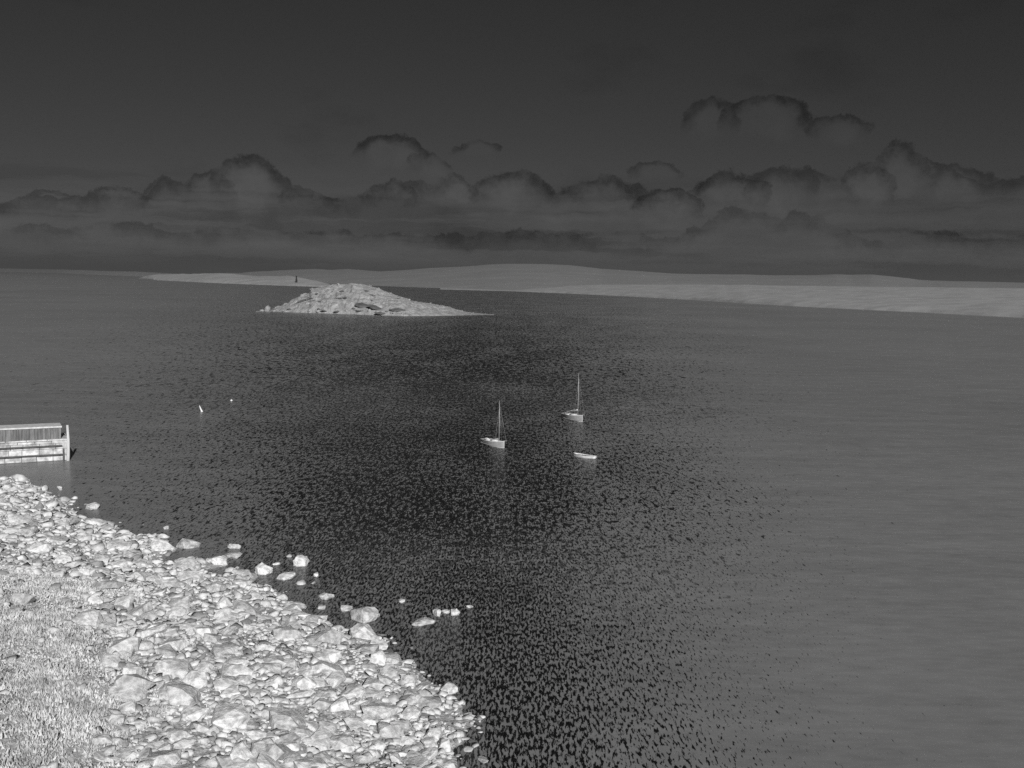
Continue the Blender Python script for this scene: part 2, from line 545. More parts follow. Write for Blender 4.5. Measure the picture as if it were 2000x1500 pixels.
# tidal flats under the far hills, bright shine put in as dark colour
for k, (xa, xb, yy) in enumerate([(800, 845, 560.8), (862, 917, 563.6), (927, 936, 564.0)]):
    pa, pb = ground(xa, yy + (0 if k else -5)), ground(xb, yy)
    n = 24
    vs, fs = [], []
    for i in range(n + 1):
        s = i / n
        c = pa.lerp(pb, s)
        w = (26 if k else 60) * math.sin(math.pi * min(max(s, 0.02), 0.98)) ** 0.5 * (0.8 + 0.3 * math.sin(9 * s))
        dd = Vector((c.x, c.y, 0)).normalized()
        vs += [(c.x - dd.x * w, c.y - dd.y * w, -0.3), (c.x, c.y, 0.7), (c.x + dd.x * w, c.y + dd.y * w, -0.3)]
    for i in range(n):
        fs += [(3 * i, 3 * i + 3, 3 * i + 4, 3 * i + 1), (3 * i + 1, 3 * i + 4, 3 * i + 5, 3 * i + 2)]
    struct(link('tidal_flat', mesh('tidal_flat', vs, fs), 'flat'))

# ------------------------------------------------------------------ rocks: shared angular boulder meshes
def rock_mesh(name, seed, n=22, flat=0.55, knob=0.0):
    r = random.Random(seed)
    bm = bmesh.new()
    for i in range(n):
        v = Vector((r.gauss(0, 1), r.gauss(0, 1), r.gauss(0, 1))).normalized()
        k = 3.0
        s = (abs(v.x) ** k + abs(v.y) ** k + abs(v.z) ** k) ** (1 / k)
        v = v / s * r.uniform(0.85, 1.05)
        bm.verts.new((v.x * 0.5, v.y * 0.5 * r.uniform(0.8, 1.0), v.z * 0.5 * flat))
    res = bmesh.ops.convex_hull(bm, input=bm.verts[:])
    for v in [v for v in bm.verts if not v.link_faces]:
        bm.verts.remove(v)
    bmesh.ops.triangulate(bm, faces=bm.faces[:])
    if knob:
        bmesh.ops.subdivide_edges(bm, edges=bm.edges[:], cuts=2, use_grid_fill=True)
        for v in bm.verts:
            nn = float(fbm(np.array([v.co.x * 5 + seed]), np.array([v.co.y * 5 + v.co.z * 7]), 3)[0])
            v.co *= 1 + knob * nn
        bmesh.ops.triangulate(bm, faces=bm.faces[:])
    bmesh.ops.recalc_face_normals(bm, faces=bm.faces[:])
    me = bpy.data.meshes.new(name)
    bm.to_mesh(me)
    bm.free()
    me.materials.append(M['boulder'])
    return me


ROCKS = [rock_mesh('boulder', 100 + i, n=16 + i % 8, flat=(0.36, 0.5, 0.65, 0.42)[i % 4]) for i in range(14)]
BIG = [rock_mesh('big_boulder', 300 + i, n=26, flat=(0.6, 0.75, 0.5)[i % 3], knob=0.16) for i in range(7)]


def put_rock(me, loc, size, rz, tilt=(0, 0), zs=1.0, name='boulder', mat=None):
    o = bpy.data.objects.new(name, me)
    COL.objects.link(o)
    o.location = loc
    o.rotation_euler = (tilt[0], tilt[1], rz)
    if mat:
        o.material_slots[0].link = 'OBJECT'
        o.material_slots[0].material = M[mat]
    if isinstance(size, (tuple, list)):
        o.scale = size
    else:
        o.scale = (size, size, size * zs)
    return o


# ------------------------------------------------------------------ rocky island
def build_island():
    top = [(500, 609), (516, 607), (534, 604), (545, 600), (560, 592), (575, 584), (590, 577), (604, 572), (608, 564), (625, 561), (640, 558), (660, 556), (680, 553.5), (690, 552.5),
           (705, 555), (720, 558), (735, 562), (745, 567), (760, 572.5), (775, 577.5), (795, 583.5), (803, 588.5), (820, 590), (850, 595), (880, 602), (905, 608.5), (920, 611), (945, 613.4), (965, 614.4)]
    base = [(500, 609.5), (518, 608), (600, 611), (700, 614.5), (790, 617.5), (860, 616.5), (965, 615)]
    tx, ty = np.array(top).T
    bx, by = np.array(base).T
    NC, NR = 460, 120
    xs = np.linspace(500, 965, NC)
    V = np.zeros((NR, NC, 3))
    tt = np.concatenate([[-0.1], np.linspace(0, 1, 78), np.linspace(1.02, 2.3, NR - 79)])
    for c, px in enumerate(xs):
        g = ground(px, np.interp(px, bx, by))
        ds = math.hypot(g.x, g.y)
        ux, uy = g.x / ds, g.y / ds
        s = (px - 500) / 465
        depth = 62.0 * (math.sin(math.pi * min(1, max(0, s))) ** 0.75) + 3.0
        d = ray(px, np.interp(px, tx, ty))
        hr = max(CAM_H + d.z / math.hypot(d.x, d.y) * (ds + depth), 0.3)
        z = np.where(tt <= 1, hr * np.clip(tt, 0, 1) ** 0.62, hr * (1 - np.clip((tt - 1) / 1.1, 0, 2) ** 1.5) - 0.0)
        z = np.where(tt < 0, -3.0, z)
        V[:, c, 0] = ux * (ds + tt * depth)
        V[:, c, 1] = uy * (ds + tt * depth)
        V[:, c, 2] = z
    X, Y, Z = V[:, :, 0].copy(), V[:, :, 1].copy(), V[:, :, 2].copy()
    up = np.clip(tt, 0, 1)[:, None]
    amp = np.clip(Z / 6.0, 0.12, 1.0) * (up > 0)
    # ledges: quantised strata with a dip, and blocky joints
    strata = Z + 0.10 * X + 2.2 * fbm(X / 24, Y / 24, 3)
    step_h = 3.4
    ph = strata / step_h
    led = (np.floor(ph) + np.clip((ph - np.floor(ph)) * 2.6 - 0.9, 0, 1)) * step_h - strata
    Z2 = Z + amp * (0.6 * led * np.clip(1.3 - np.abs(tt[:, None] - 0.5), 0, 1) + 2.4 * fbm(X / 13, Y / 13, 5, 0.6) + 1.6 * np.abs(fbm(X / 5.0, Y / 7.0, 3)))
    ridge = np.exp(-((tt[:, None] - 1.0) / 0.12) ** 2)
    Z2 = Z2 * (1 - 0.55 * ridge) + Z * 0.55 * ridge
    V[:, :, 2] = Z2
    V[:, :, 1] += amp * 2.0 * fbm(X / 9, Z / 4, 4)
    me = big_mesh('island', V.reshape(-1, 3), grid_faces(NR, NC), smooth=False)
    o = struct(link('rocky_island', me, 'island_rock'))
    return o, V, xs, tt


island, IV, IXS, ITT = build_island()


def island_at(px, t):
    c = int(np.argmin(np.abs(IXS - px)))
    r = int(np.argmin(np.abs(ITT - t)))
    return Vector(IV[r, c])


def island_px(px, py):
    """point of the island's near face that the photograph shows at this pixel"""
    c = int(np.argmin(np.abs(IXS - px)))
    best, bp_ = 1e9, None
    for r_ in range(1, 80):
        v = CAM_R.transposed() @ (Vector(IV[r_, c]) - Vector((0, 0, CAM_H)))
        e = abs(750 - FPX * v.y / -v.z - py)
        if e < best:
            best, bp_ = e, Vector(IV[r_, c])
    return bp_


# dark smooth slabs, some with crack shade put into their colour, on the island's near face: pixel, length and width (m), thickness, tilts, where the widest point is
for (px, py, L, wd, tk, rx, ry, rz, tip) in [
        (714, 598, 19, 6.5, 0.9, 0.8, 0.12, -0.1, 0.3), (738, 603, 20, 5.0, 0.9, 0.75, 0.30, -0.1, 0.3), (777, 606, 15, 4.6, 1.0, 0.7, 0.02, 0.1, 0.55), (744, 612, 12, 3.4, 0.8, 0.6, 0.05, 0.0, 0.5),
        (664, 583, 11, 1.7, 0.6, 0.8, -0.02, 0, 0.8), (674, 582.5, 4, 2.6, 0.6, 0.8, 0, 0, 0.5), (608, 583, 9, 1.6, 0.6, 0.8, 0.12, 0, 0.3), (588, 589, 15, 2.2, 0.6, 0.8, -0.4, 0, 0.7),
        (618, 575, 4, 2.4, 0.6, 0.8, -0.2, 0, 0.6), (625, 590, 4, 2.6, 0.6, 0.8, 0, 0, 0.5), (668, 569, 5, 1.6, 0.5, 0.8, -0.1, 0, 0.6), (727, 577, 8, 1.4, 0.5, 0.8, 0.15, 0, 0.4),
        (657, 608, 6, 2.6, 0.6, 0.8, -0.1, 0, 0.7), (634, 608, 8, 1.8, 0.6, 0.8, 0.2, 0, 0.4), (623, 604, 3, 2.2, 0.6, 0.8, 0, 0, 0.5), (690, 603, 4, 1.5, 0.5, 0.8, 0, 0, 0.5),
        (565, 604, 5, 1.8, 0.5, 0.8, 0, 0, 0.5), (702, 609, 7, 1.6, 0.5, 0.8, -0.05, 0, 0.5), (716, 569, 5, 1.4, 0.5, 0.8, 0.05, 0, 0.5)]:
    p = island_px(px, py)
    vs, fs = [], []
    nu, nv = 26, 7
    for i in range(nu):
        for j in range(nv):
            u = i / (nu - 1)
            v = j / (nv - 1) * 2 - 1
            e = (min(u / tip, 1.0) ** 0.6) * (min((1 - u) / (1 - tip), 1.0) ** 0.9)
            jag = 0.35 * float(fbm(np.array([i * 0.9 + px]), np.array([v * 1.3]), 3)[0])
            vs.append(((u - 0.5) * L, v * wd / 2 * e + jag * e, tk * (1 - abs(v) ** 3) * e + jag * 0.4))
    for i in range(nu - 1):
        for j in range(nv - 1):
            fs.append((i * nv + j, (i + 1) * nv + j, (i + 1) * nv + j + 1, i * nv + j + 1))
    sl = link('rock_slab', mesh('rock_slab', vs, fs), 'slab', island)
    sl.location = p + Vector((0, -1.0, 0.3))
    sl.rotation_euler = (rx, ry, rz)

island_rocks = [
    (523, 602.5, 10, 12, 'upright pale tooth-like rock off the left tip of the rocky island'),
    (512, 607.5, 9, 4, 'small low pale rock left of the tooth-like rock off the island'),
]
for px, py, w, h, lab in island_rocks:
    g = ground(px, 608)
    mpp = g.length / FPX
    o = put_rock(BIG[1], (g.x, g.y, h * mpp * 0.28), (w * mpp * 1.1, w * mpp, h * mpp * 1.7), 0.5, name='sea_rock', mat='island_rock')
    tag(o, lab, 'rock')
r = random.Random(5)
for k in range(70):
    px = r.uniform(535, 925)
    t = r.choice([0.0, 0.01, 0.03, 0.3, 0.5, 0.7, 0.9, 0.98, 1.0]) + r.uniform(0, 0.06)
    p = island_at(px, t)
    if p.z < -0.5:
        continue
    sz = r.uniform(2.2, 4.6) * (0.6 if px > 830 else 1)
    o = put_rock(ROCKS[k % 14], p + Vector((0, 0, 0.05 * sz)), sz, r.uniform(0, 6), (r.uniform(-.3, .3), r.uniform(-.3, .3)), r.uniform(0.7, 1.2), name='island_boulder', mat='island_rock')
    tag(o, 'small pale boulder lodged on the rocky island in the bay', 'boulder', 'boulders lodged on the rocky island')

# beacon on the left headland
bp = ground(579, 558.8)
bd = bp.length * (1 + 0.03)
u = bp.normalized()
dq = ray(579, 550)
bk = empty('beacon_tower', (u.x * bd, u.y * bd, CAM_H + dq.z / math.hypot(dq.x, dq.y) * bd))
tag(bk, 'slender dark beacon tower on the low headland left of the island', 'beacon')
link('shaft', tube_mesh('shaft', [(0, 0, -4), (0, 0, 0), (0, 0, 14), (0, 0, 14.6)], [3.4, 3.2, 2.0, 2.0], 12), 'tower', bk)
link('gallery', tube_mesh('gallery', [(0, 0, 14.6), (0, 0, 15.2)], [2.8, 2.8], 12), 'tower', bk)
link('lantern', tube_mesh('lantern', [(0, 0, 15.2), (0, 0, 17.4), (0, 0, 18.8)], [1.7, 1.7, 0.2], 10), 'tower', bk)

# ------------------------------------------------------------------ near shore
SHORE_PX = [(-330, 900), (-140, 905), (0, 925), (40, 937), (100, 955), (170, 978), (255, 1022), (310, 1042), (345, 1078), (410, 1095), (480, 1112), (530, 1125), (570, 1140), (620, 1166),
            (670, 1192), (735, 1222), (800, 1262), (870, 1325), (940, 1400), (1000, 1490), (1040, 1580)]
SHORE = [ground(*p).xy for p in SHORE_PX]
SHORE += [Vector((16, 40)), Vector((22, 15)), Vector((22, -15)), Vector((10, -60)), Vector((0, -140))]
SHORE = np.array([(p.x, p.y) for p in SHORE])


def shore_dist(P_):
    """signed distance to the waterline, positive inland (left of the line's direction reversed)"""
    P_ = np.asarray(P_, float).reshape(-1, 2)
    best = np.full(len(P_), 1e9)
    sign = np.ones(len(P_))
    for a, b in zip(SHORE[:-1], SHORE[1:]):
        ab = b - a
        t = np.clip(((P_ - a) @ ab) / (ab @ ab), 0, 1)
        q = P_ - (a + t[:, None] * ab)
        d = np.hypot(q[:, 0], q[:, 1])
        cr = ab[0] * q[:, 1] - ab[1] * q[:, 0]
        m_ = d < best
        best = np.where(m_, d, best)
        sign = np.where(m_, np.where(cr < 0, 1, -1), sign)
    return best * sign


def shore_height(P_):
    P_ = np.asarray(P_, float).reshape(-1, 2)
    s = shore_dist(P_)
    s = s - 2.2 + 4.5 * fbm(P_[:, 0] / 7.0, P_[:, 1] / 7.0, 4)
    h = np.where(s < 0, s * 0.12, s * 0.19)
    h = np.maximum(h, -3.0)
    b = np.clip(s - 24.0, 0, None)
    h = h + np.where(b < 60, b * 0.14, 8.4 + (b - 60) * 0.05)
    # knoll that the photograph was taken from
    kn = np.exp(-((P_[:, 0] + 14) ** 2 / 22 ** 2 + (P_[:, 1] + 14) ** 2 / 26 ** 2))
    h = np.where(s > 4, h + (31.0 - h).clip(0) * kn * np.clip((s - 4) / 14, 0, 1), h)
    h = h + 0.16 * fbm(P_[:, 0] / 3.0, P_[:, 1] / 3.0, 3) * np.clip((s + 3) / 6, 0, 1)
    return h, s


gx = np.arange(-190, 30.1, 1.0)
gy = np.arange(-60, 200.1, 1.0)
GX, GY = np.meshgrid(gx, gy)
GP = np.stack([GX.ravel(), GY.ravel()], 1)
H, S = shore_height(GP)
faces = grid_faces(len(gy), len(gx))
V3 = np.column_stack([GP, H])
sf = S[faces].mean(1)
keep = S[faces].max(1) > -16
grass_line = 23.0 + 5.0 * fbm(GP[:, 0] / 14, GP[:, 1] / 14, 3)
bank = (S - grass_line)[faces].mean(1) > 0


def sub_mesh(name, fsel):
    used, inv = np.unique(fsel.ravel(), return_inverse=True)
    return big_mesh(name, V3[used], inv.reshape(fsel.shape), smooth=True)


struct(link('rocky_foreshore', sub_mesh('rocky_foreshore', faces[keep & ~bank]), 'shore_ground'))
struct(link('grassy_bank', sub_mesh('grassy_bank', faces[keep & bank]), 'bank_ground'))


def project(p):
    v = CAM_R.transposed() @ (Vector(p) - Vector((0, 0, CAM_H)))
    if v.z > -1:
        return -999, -999
    return 1000 + FPX * v.x / -v.z, 750 - FPX * v.y / -v.z


# single boulders standing in the shallows, each with its own place in the photograph
SHALLOW = [
    (182, 988, 24, 13, 'pale wedge boulder in the shallows near the pier, uppermost of the shore rocks'),
    (118, 953, 12, 10, 'small pale rock at the waterline just below the stone pier'),
    (325, 1030, 9, 8, 'tiny pale rock alone in the water above the flat-topped boulder'),
    (365, 1060, 36, 22, 'big flat-topped pale boulder alone in the water off the foreshore'),
    (457, 1066, 22, 10, 'greyish low rock behind a pair of pale boulders at the water edge'),
    (454, 1084, 30, 14, 'wide pale boulder in front of the greyish low rock in shallows'),
    (430, 1094, 30, 20, 'pale boulder with notched top left of the wide pale boulder'),
    (411, 1094, 16, 10, 'small pale rock left of the notched boulder at the water edge'),
    (515, 1112, 26, 22, 'upright pale boulder at the water edge between two rock clusters'),
    (540, 1100, 15, 6, 'thin flat rock awash beside the upright waterside boulder'),
    (555, 1124, 32, 13, 'long flat pale rock awash right of the upright waterside boulder'),
    (590, 1095, 28, 22, 'round knobbly pale boulder alone in the water'),
    (565, 1084, 9, 10, 'small pale rock just left of the round knobbly boulder in water'),
    (617, 1121, 11, 10, 'small round pale stone alone in water below the knobbly boulder'),
    (612, 1137, 9, 9, 'small pale stone at the shore corner under the round stone'),
    (637, 1164, 24, 11, 'pale jagged rock awash beside the foreshore corner'),
    (711, 1196, 46, 40, 'largest pale crumbling boulder standing at the right end of the foreshore'),
    (673, 1186, 22, 14, 'pale rock in the pool left of the largest crumbling boulder'),
    (628, 1186, 16, 9, 'pale rock at the pool edge near the foreshore corner'),
    (785, 1173, 15, 8, 'lone small rock awash right of the largest crumbling boulder'),
    (855, 1195, 18, 18, 'leftmost pale rock of the cluster awash off the right end of the shore'),
    (871, 1194, 14, 9, 'low middle rock of the cluster awash off the right end of the shore'),
    (889, 1195, 18, 12, 'right-hand pale rock of the cluster awash off the shore end'),
    (828, 1213, 38, 17, 'broad pale rock awash below the cluster off the shore end'),
    (918, 1184, 12, 6, 'low thin rock awash farthest right of the shallow-water rocks'),
]

# the boulder beach: the largest 300 are single boulders, the rest rubble
cand = np.column_stack([RNG.uniform(-120, 14, 160000), RNG.uniform(40, 190, 160000)])
ch, cs = shore_height(cand)
gl = 23.0 + 5.0 * fbm(cand[:, 0] / 14, cand[:, 1] / 14, 3)
prob = np.where(cs < -5.0, 0.0, np.where(cs < -0.6, 0.5 * np.clip(fbm(cand[:, 0] / 5, cand[:, 1] / 5, 2) + 0.1, 0, 1) * np.clip(1 + cs / 6, 0, 1), np.where(cs < 1.0, 0.5, np.where(cs < gl, 1.0, 0.05))))
ok = RNG.random(len(cand)) < prob
def seen(P_, Z_, m_):
    Rt = np.array(CAM_R.transposed())
    q_ = (np.column_stack([P_, Z_]) - [0, 0, CAM_H]) @ Rt.T
    w_ = np.maximum(-q_[:, 2], 1.0)
    return (-q_[:, 2] > 1) & (np.abs(q_[:, 0] / w_ * FPX) < 1000 + m_) & (np.abs(q_[:, 1] / w_ * FPX) < 750 + m_)


ok &= seen(cand, ch, 150)
for px, py, w, h, lab in SHALLOW:                            # open water round the boulders that stand alone
    g = ground(px, py + h * 0.35)
    near = np.hypot(cand[:, 0] - g.x, (cand[:, 1] - g.y) * 0.5) < w * g.length / FPX * 0.65 + 0.7
    ok &= ~(near & (cs < 1.2))
cand, ch, cs = cand[ok], ch[ok], cs[ok]
size = 0.22 + RNG.gamma(0.8, 0.38, len(cand))
size = np.clip(size, 0.22, 2.8)
N_RUB = 21000
cand, ch, cs, size = cand[:N_RUB], ch[:N_RUB], cs[:N_RUB], size[:N_RUB]
pix = np.array([project((x, y, z)) for (x, y), z in zip(cand, ch)])
inview = (pix[:, 0] > -20) & (pix[:, 0] < 2020) & (pix[:, 1] > 0) & (pix[:, 1] < 1520)
app = np.where(inview, size / np.hypot(cand[:, 0], cand[:, 1]), 0)
order = np.argsort(-app)
single = order[:300]
rest = order[300:]
r = random.Random(9)
for k, i in enumerate(single):
    o = put_rock(ROCKS[k % 14], (cand[i, 0], cand[i, 1], ch[i] + 0.08 * size[i]), float(size[i] * 1.15), r.uniform(0, 6.28), (r.gauss(0, .25), r.gauss(0, .25)), r.uniform(0.7, 1.1))
    tag(o, 'pale angular boulder packed among others on the rocky foreshore', 'boulder', 'boulders packed on the rocky foreshore')
VV, FF, off = [], [], 0
proto = []
for me in ROCKS:
    v = np.array([v.co[:] for v in me.vertices])
    f = np.array([p.vertices[:] for p in me.polygons])
    proto.append((v, f))
for k, i in enumerate(rest):
    v, f = proto[k % 14]
    R_ = np.array(Euler((r.gauss(0, .25), r.gauss(0, .25), r.uniform(0, 6.28))).to_matrix())
    q = (v * [size[i], size[i], size[i] * r.uniform(0.7, 1.2)]) @ R_.T + [cand[i, 0], cand[i, 1], ch[i] + 0.06 * size[i]]
    VV.append(q)
    FF.append(f + off)
    off += len(v)
rb = link('shore_rubble', big_mesh('shore_rubble', np.concatenate(VV), np.concatenate(FF)), 'rubble')
struct(rb, 'stuff')
rb['label'] = 'loose pale stones filling the beach between the boulders'

for k, (px, py, w, h, lab) in enumerate(SHALLOW):
    g = ground(px, py + h * 0.35)
    mpp = math.sqrt(g.x ** 2 + g.y ** 2 + CAM_H ** 2) / FPX
    me = BIG[k % 7] if w > 13 else ROCKS[k % 14]
    zz = h * mpp
    gz, _ = shore_height([(g.x, g.y)])
    o = put_rock(me, (g.x, g.y, max(zz * 0.20, float(gz[0]) + zz * 0.25)), (w * mpp * 1.3, w * mpp * 1.1, zz * 1.7), r.uniform(0, 6.28), (r.gauss(0, .12), r.gauss(0, .12)), name='shallows_boulder')
    tag(o, lab, 'boulder', 'boulders standing in the shallows')

# grass on the bank
gc = np.column_stack([RNG.uniform(-110, 25, 260000), RNG.uniform(10, 150, 260000)])
gh, gs = shore_height(gc)
gl = 23.0 + 5.0 * fbm(gc[:, 0] / 14, gc[:, 1] / 14, 3)
clump = fbm(gc[:, 0] / 3.5, gc[:, 1] / 3.5, 3)
okk = (gs > gl - 3 + 3 * clump) & (RNG.random(len(gc)) < 0.85 + 0.6 * clump) & seen(gc, gh, 120)
gc, gh = gc[okk], gh[okk]
nb = 8
n = len(gc)
base = np.repeat(np.column_stack([gc, gh]), nb, 0) + np.column_stack([RNG.normal(0, .3, (n * nb, 2)), np.full(n * nb, -0.05)])
ang = RNG.uniform(0, 6.28, n * nb)
hh = RNG.uniform(0.10, 0.34, n * nb) * (1 + 0.6 * np.repeat(clump[okk], nb))
wv_ = RNG.uniform(0.05, 0.11, n * nb)
lean = RNG.normal(0, 0.25, (n * nb, 2))
a_ = base + np.column_stack([np.cos(ang) * wv_, np.sin(ang) * wv_, np.zeros(n * nb)])
b_ = base - np.column_stack([np.cos(ang) * wv_, np.sin(ang) * wv_, np.zeros(n * nb)])
c_ = base + np.column_stack([lean * hh[:, None] * 1.2, hh])
gv = np.stack([a_, b_, c_], 1).reshape(-1, 3)
gf = np.arange(len(gv)).reshape(-1, 3)
go = link('bank_grass', big_mesh('bank_grass', gv, gf), 'grass')
struct(go, 'stuff')
go['label'] = 'rough pale grass and bracken over the bank'

# ------------------------------------------------------------------ stone pier at the left edge
pc = ground(133, 899)                                        # seaward corner of the pier at the waterline
pn = empty('stone_pier', (pc.x, pc.y, 0), math.radians(27))
tag(pn, 'pale stone pier with a boarded shed end and a corner post at the left edge', 'pier')
PL, PW, PH = 46.0, 7.0, 3.8                                  # runs to the left (-x), seaward end at x=0
link('core', box_mesh('core', (-PL, 0.12, -2.5), (-0.12, PW - 0.12, PH - 0.22)), 'mortar', pn)
courses = [(-1.2, 0.0), (0.03, 1.05), (1.08, 2.1), (2.13, 3.05), (3.08, PH - 0.25)]
rr = random.Random(3)
for ci, (z0, z1) in enumerate(courses):
    x = -0.02
    while x > -PL:
        L_ = rr.uniform(1.5, 2.8)
        x1 = max(x - L_, -PL)
        d = rr.uniform(-0.09, 0.10)
        link('stone_block', box_mesh('stone_block', (x1 + 0.03, d, z0), (x - 0.03, 0.5, z1), 0.05), 'stone', pn)
        x = x1
    y = 0.55
    while y < PW - 0.3:
        y1 = min(y + rr.uniform(1.3, 2.4), PW)
        d = rr.uniform(-0.03, 0.05)
        link('stone_block', box_mesh('stone_block', (-0.6, y + 0.03, z0), (0.0 + d, y1 - 0.03, z1), 0.05), 'stone', pn)
        y = y1
for k in range(14):
    xa = -k * (PL / 14)
    link('coping_slab', box_mesh('coping_slab', (xa - PL / 14 + 0.03, -0.16, PH - 0.22), (xa - 0.02 + (0.14 if k == 0 else 0), PW + 0.1, PH + 0.03), 0.04), 'stone', pn)
for z in (1.0, 2.55):
    link('wale_timber', box_mesh('wale_timber', (-PL + 1, -0.34, z), (-0.9, -0.06, z + 0.26), 0.03), 'wale', pn)
link('corner_post', tube_mesh('corner_post', [(-0.15, -0.42, -2.0), (0.02, -0.42, 1.0), (0.08, -0.42, 3.6), (-0.02, -0.42, 6.3)], [0.30, 0.27, 0.25, 0.20], 10), 'timber', pn)
for xf in (-0.75,):
    link('fender_pile', tube_mesh('fender_pile', [(xf, -0.45, -2.0), (xf, -0.45, 2.2)], [0.14, 0.13], 8), 'wale', pn)
shed = link('shed_frame', box_mesh('shed_frame', (-18.0, 0.5, PH + 0.03), (-1.0, 4.5, PH + 2.0)), 'wale', pn)
x = -1.0
while x > -17.9:
    link('board', box_mesh('board', (x - 0.40, 0.40 + rr.uniform(-.015, .015), PH + 0.05), (x - 0.02, 0.50, PH + 1.98)), 'shed', shed)
    x -= 0.42
link('top_beam', box_mesh('top_beam', (-18.1, 0.25, PH + 1.99), (-0.85, 4.7, PH + 2.28), 0.03), 'timber', shed)


# ------------------------------------------------------------------ boats
def hull_mesh(name, L, B, free_bow, free_stern, draft, overhang, z_lo=None, z_hi=None, bow_full=0.0, out=0.0, transom=0.35, ns=34, nr=12, sheer_drop=0.10):
    """stern at x=0, bow at x=L; returns a hull shell (or the band of it between z_lo and z_hi)"""
    vs, fs = [], []

    def half(t):
        aft = transom + (1 - transom) * math.sin(min(t / 0.55, 1) * math.pi / 2)
        fwd = 1 - max(0, (t - 0.45) / 0.55) ** 2.3
        return max(B / 2 * aft * fwd, 0.015)

    def sheer(t):
        return free_stern + (free_bow - free_stern) * t ** 1.7 - sheer_drop * math.sin(math.pi * t)

    def keel(t):
        if t < overhang:
            return sheer(0) * 0.22 * (1 - t / overhang) - 0.02 * t
        k = (t - overhang) / (1 - overhang)
        return -draft * math.sin(math.pi * min(k * 0.75 + 0.02, 0.5)) if k < 0.64 else -draft * (1 - 0.25 * (k - 0.64) / 0.36)

    for i in range(ns):
        t = i / (ns - 1)
        b, zs, zk = half(t), sheer(t), keel(t)
        for j in range(-nr, nr + 1):
            th = (1 - abs(j) / nr) * math.pi / 2      # 0 at sheer, 90 at keel
            sgn = 1 if j >= 0 else -1
            yb = b * math.cos(th) ** 0.42
            zz = zs - (zs - zk) * math.sin(th) ** 1.25
            if z_lo is not None:
                zz = min(max(zz, z_lo), z_hi)
            vs.append((t * L, sgn * (yb + out), zz))
    m_ = 2 * nr + 1
    for i in range(ns - 1):
        for j in range(2 * nr):
            a = i * m_ + j
            fs.append((a, a + 1, a + m_ + 1, a + m_))
    if z_lo is None:
        fs.append(tuple(range(m_))[::-1])
        fs.append(tuple(range((ns - 1) * m_, ns * m_)))
    me = mesh(name, vs, fs, smooth=True)
    return me, half, sheer


def band_mesh(name, half, sheer, L, z0, z1, out, side, t0=0.0, t1=1.0, n=34, thick=0.06):
    """a strip that follows the gunwale: z offsets are relative to the sheer"""
    vs, fs = [], []
    for i in range(n):
        t = t0 + (t1 - t0) * i / (n - 1)
        b, z = half(t), sheer(t)
        for dy, dz in ((out, z0), (out, z1), (out - thick, z1), (out - thick, z0)):
            vs.append((t * L, side * (b + dy), z + dz))
    for i in range(n - 1):
        for k in range(4):
            a, b_ = i * 4 + k, i * 4 + (k + 1) % 4
            fs.append((a, b_, b_ + 4, a + 4))
    fs += [(0, 1, 2, 3), tuple(range(4 * n - 4, 4 * n))[::-1]]
    return mesh(name, vs, fs)


def ring_mesh(name, half, sheer, L, t0, t1, inset, z0, z1, cap):
    """deck-level outline between t0 and t1: walls (coaming) or a filled cap"""
    n = 18
    pts = []
    for i in range(n):
        t = t0 + (t1 - t0) * i / (n - 1)
        e = math.sin(math.pi * min(max(i / (n - 1), 0.06), 0.94)) ** 0.35
        pts.append((t, max(half(t) - inset, 0.05) * e))
    loop = [(t, b) for t, b in pts] + [(t, -b) for t, b in reversed(pts)]
    vs, fs = [], []
    k = len(loop)
    if cap:
        for t, b in loop:
            vs.append((t * L, b, sheer(t) + z0))
        fs.append(tuple(range(k)))
        for t, b in loop:
            vs.append((t * L, b, sheer(t) + z0 - 0.12))
        fs += [(i, (i + 1) % k, k + (i + 1) % k, k + i) for i in range(k)]
    else:
        for t, b in loop:
            c = 0.05
            bi = b - math.copysign(c, b)
            vs += [(t * L, b, sheer(t) + z0), (t * L, b, sheer(t) + z1), (t * L, bi, sheer(t) + z1), (t * L, bi, sheer(t) + z0)]
        for i in range(k):
            j = (i + 1) % k
            for q in range(4):
                fs.append((i * 4 + q, i * 4 + (q + 1) % 4, j * 4 + (q + 1) % 4, j * 4 + q))
    return mesh(name, vs, fs)


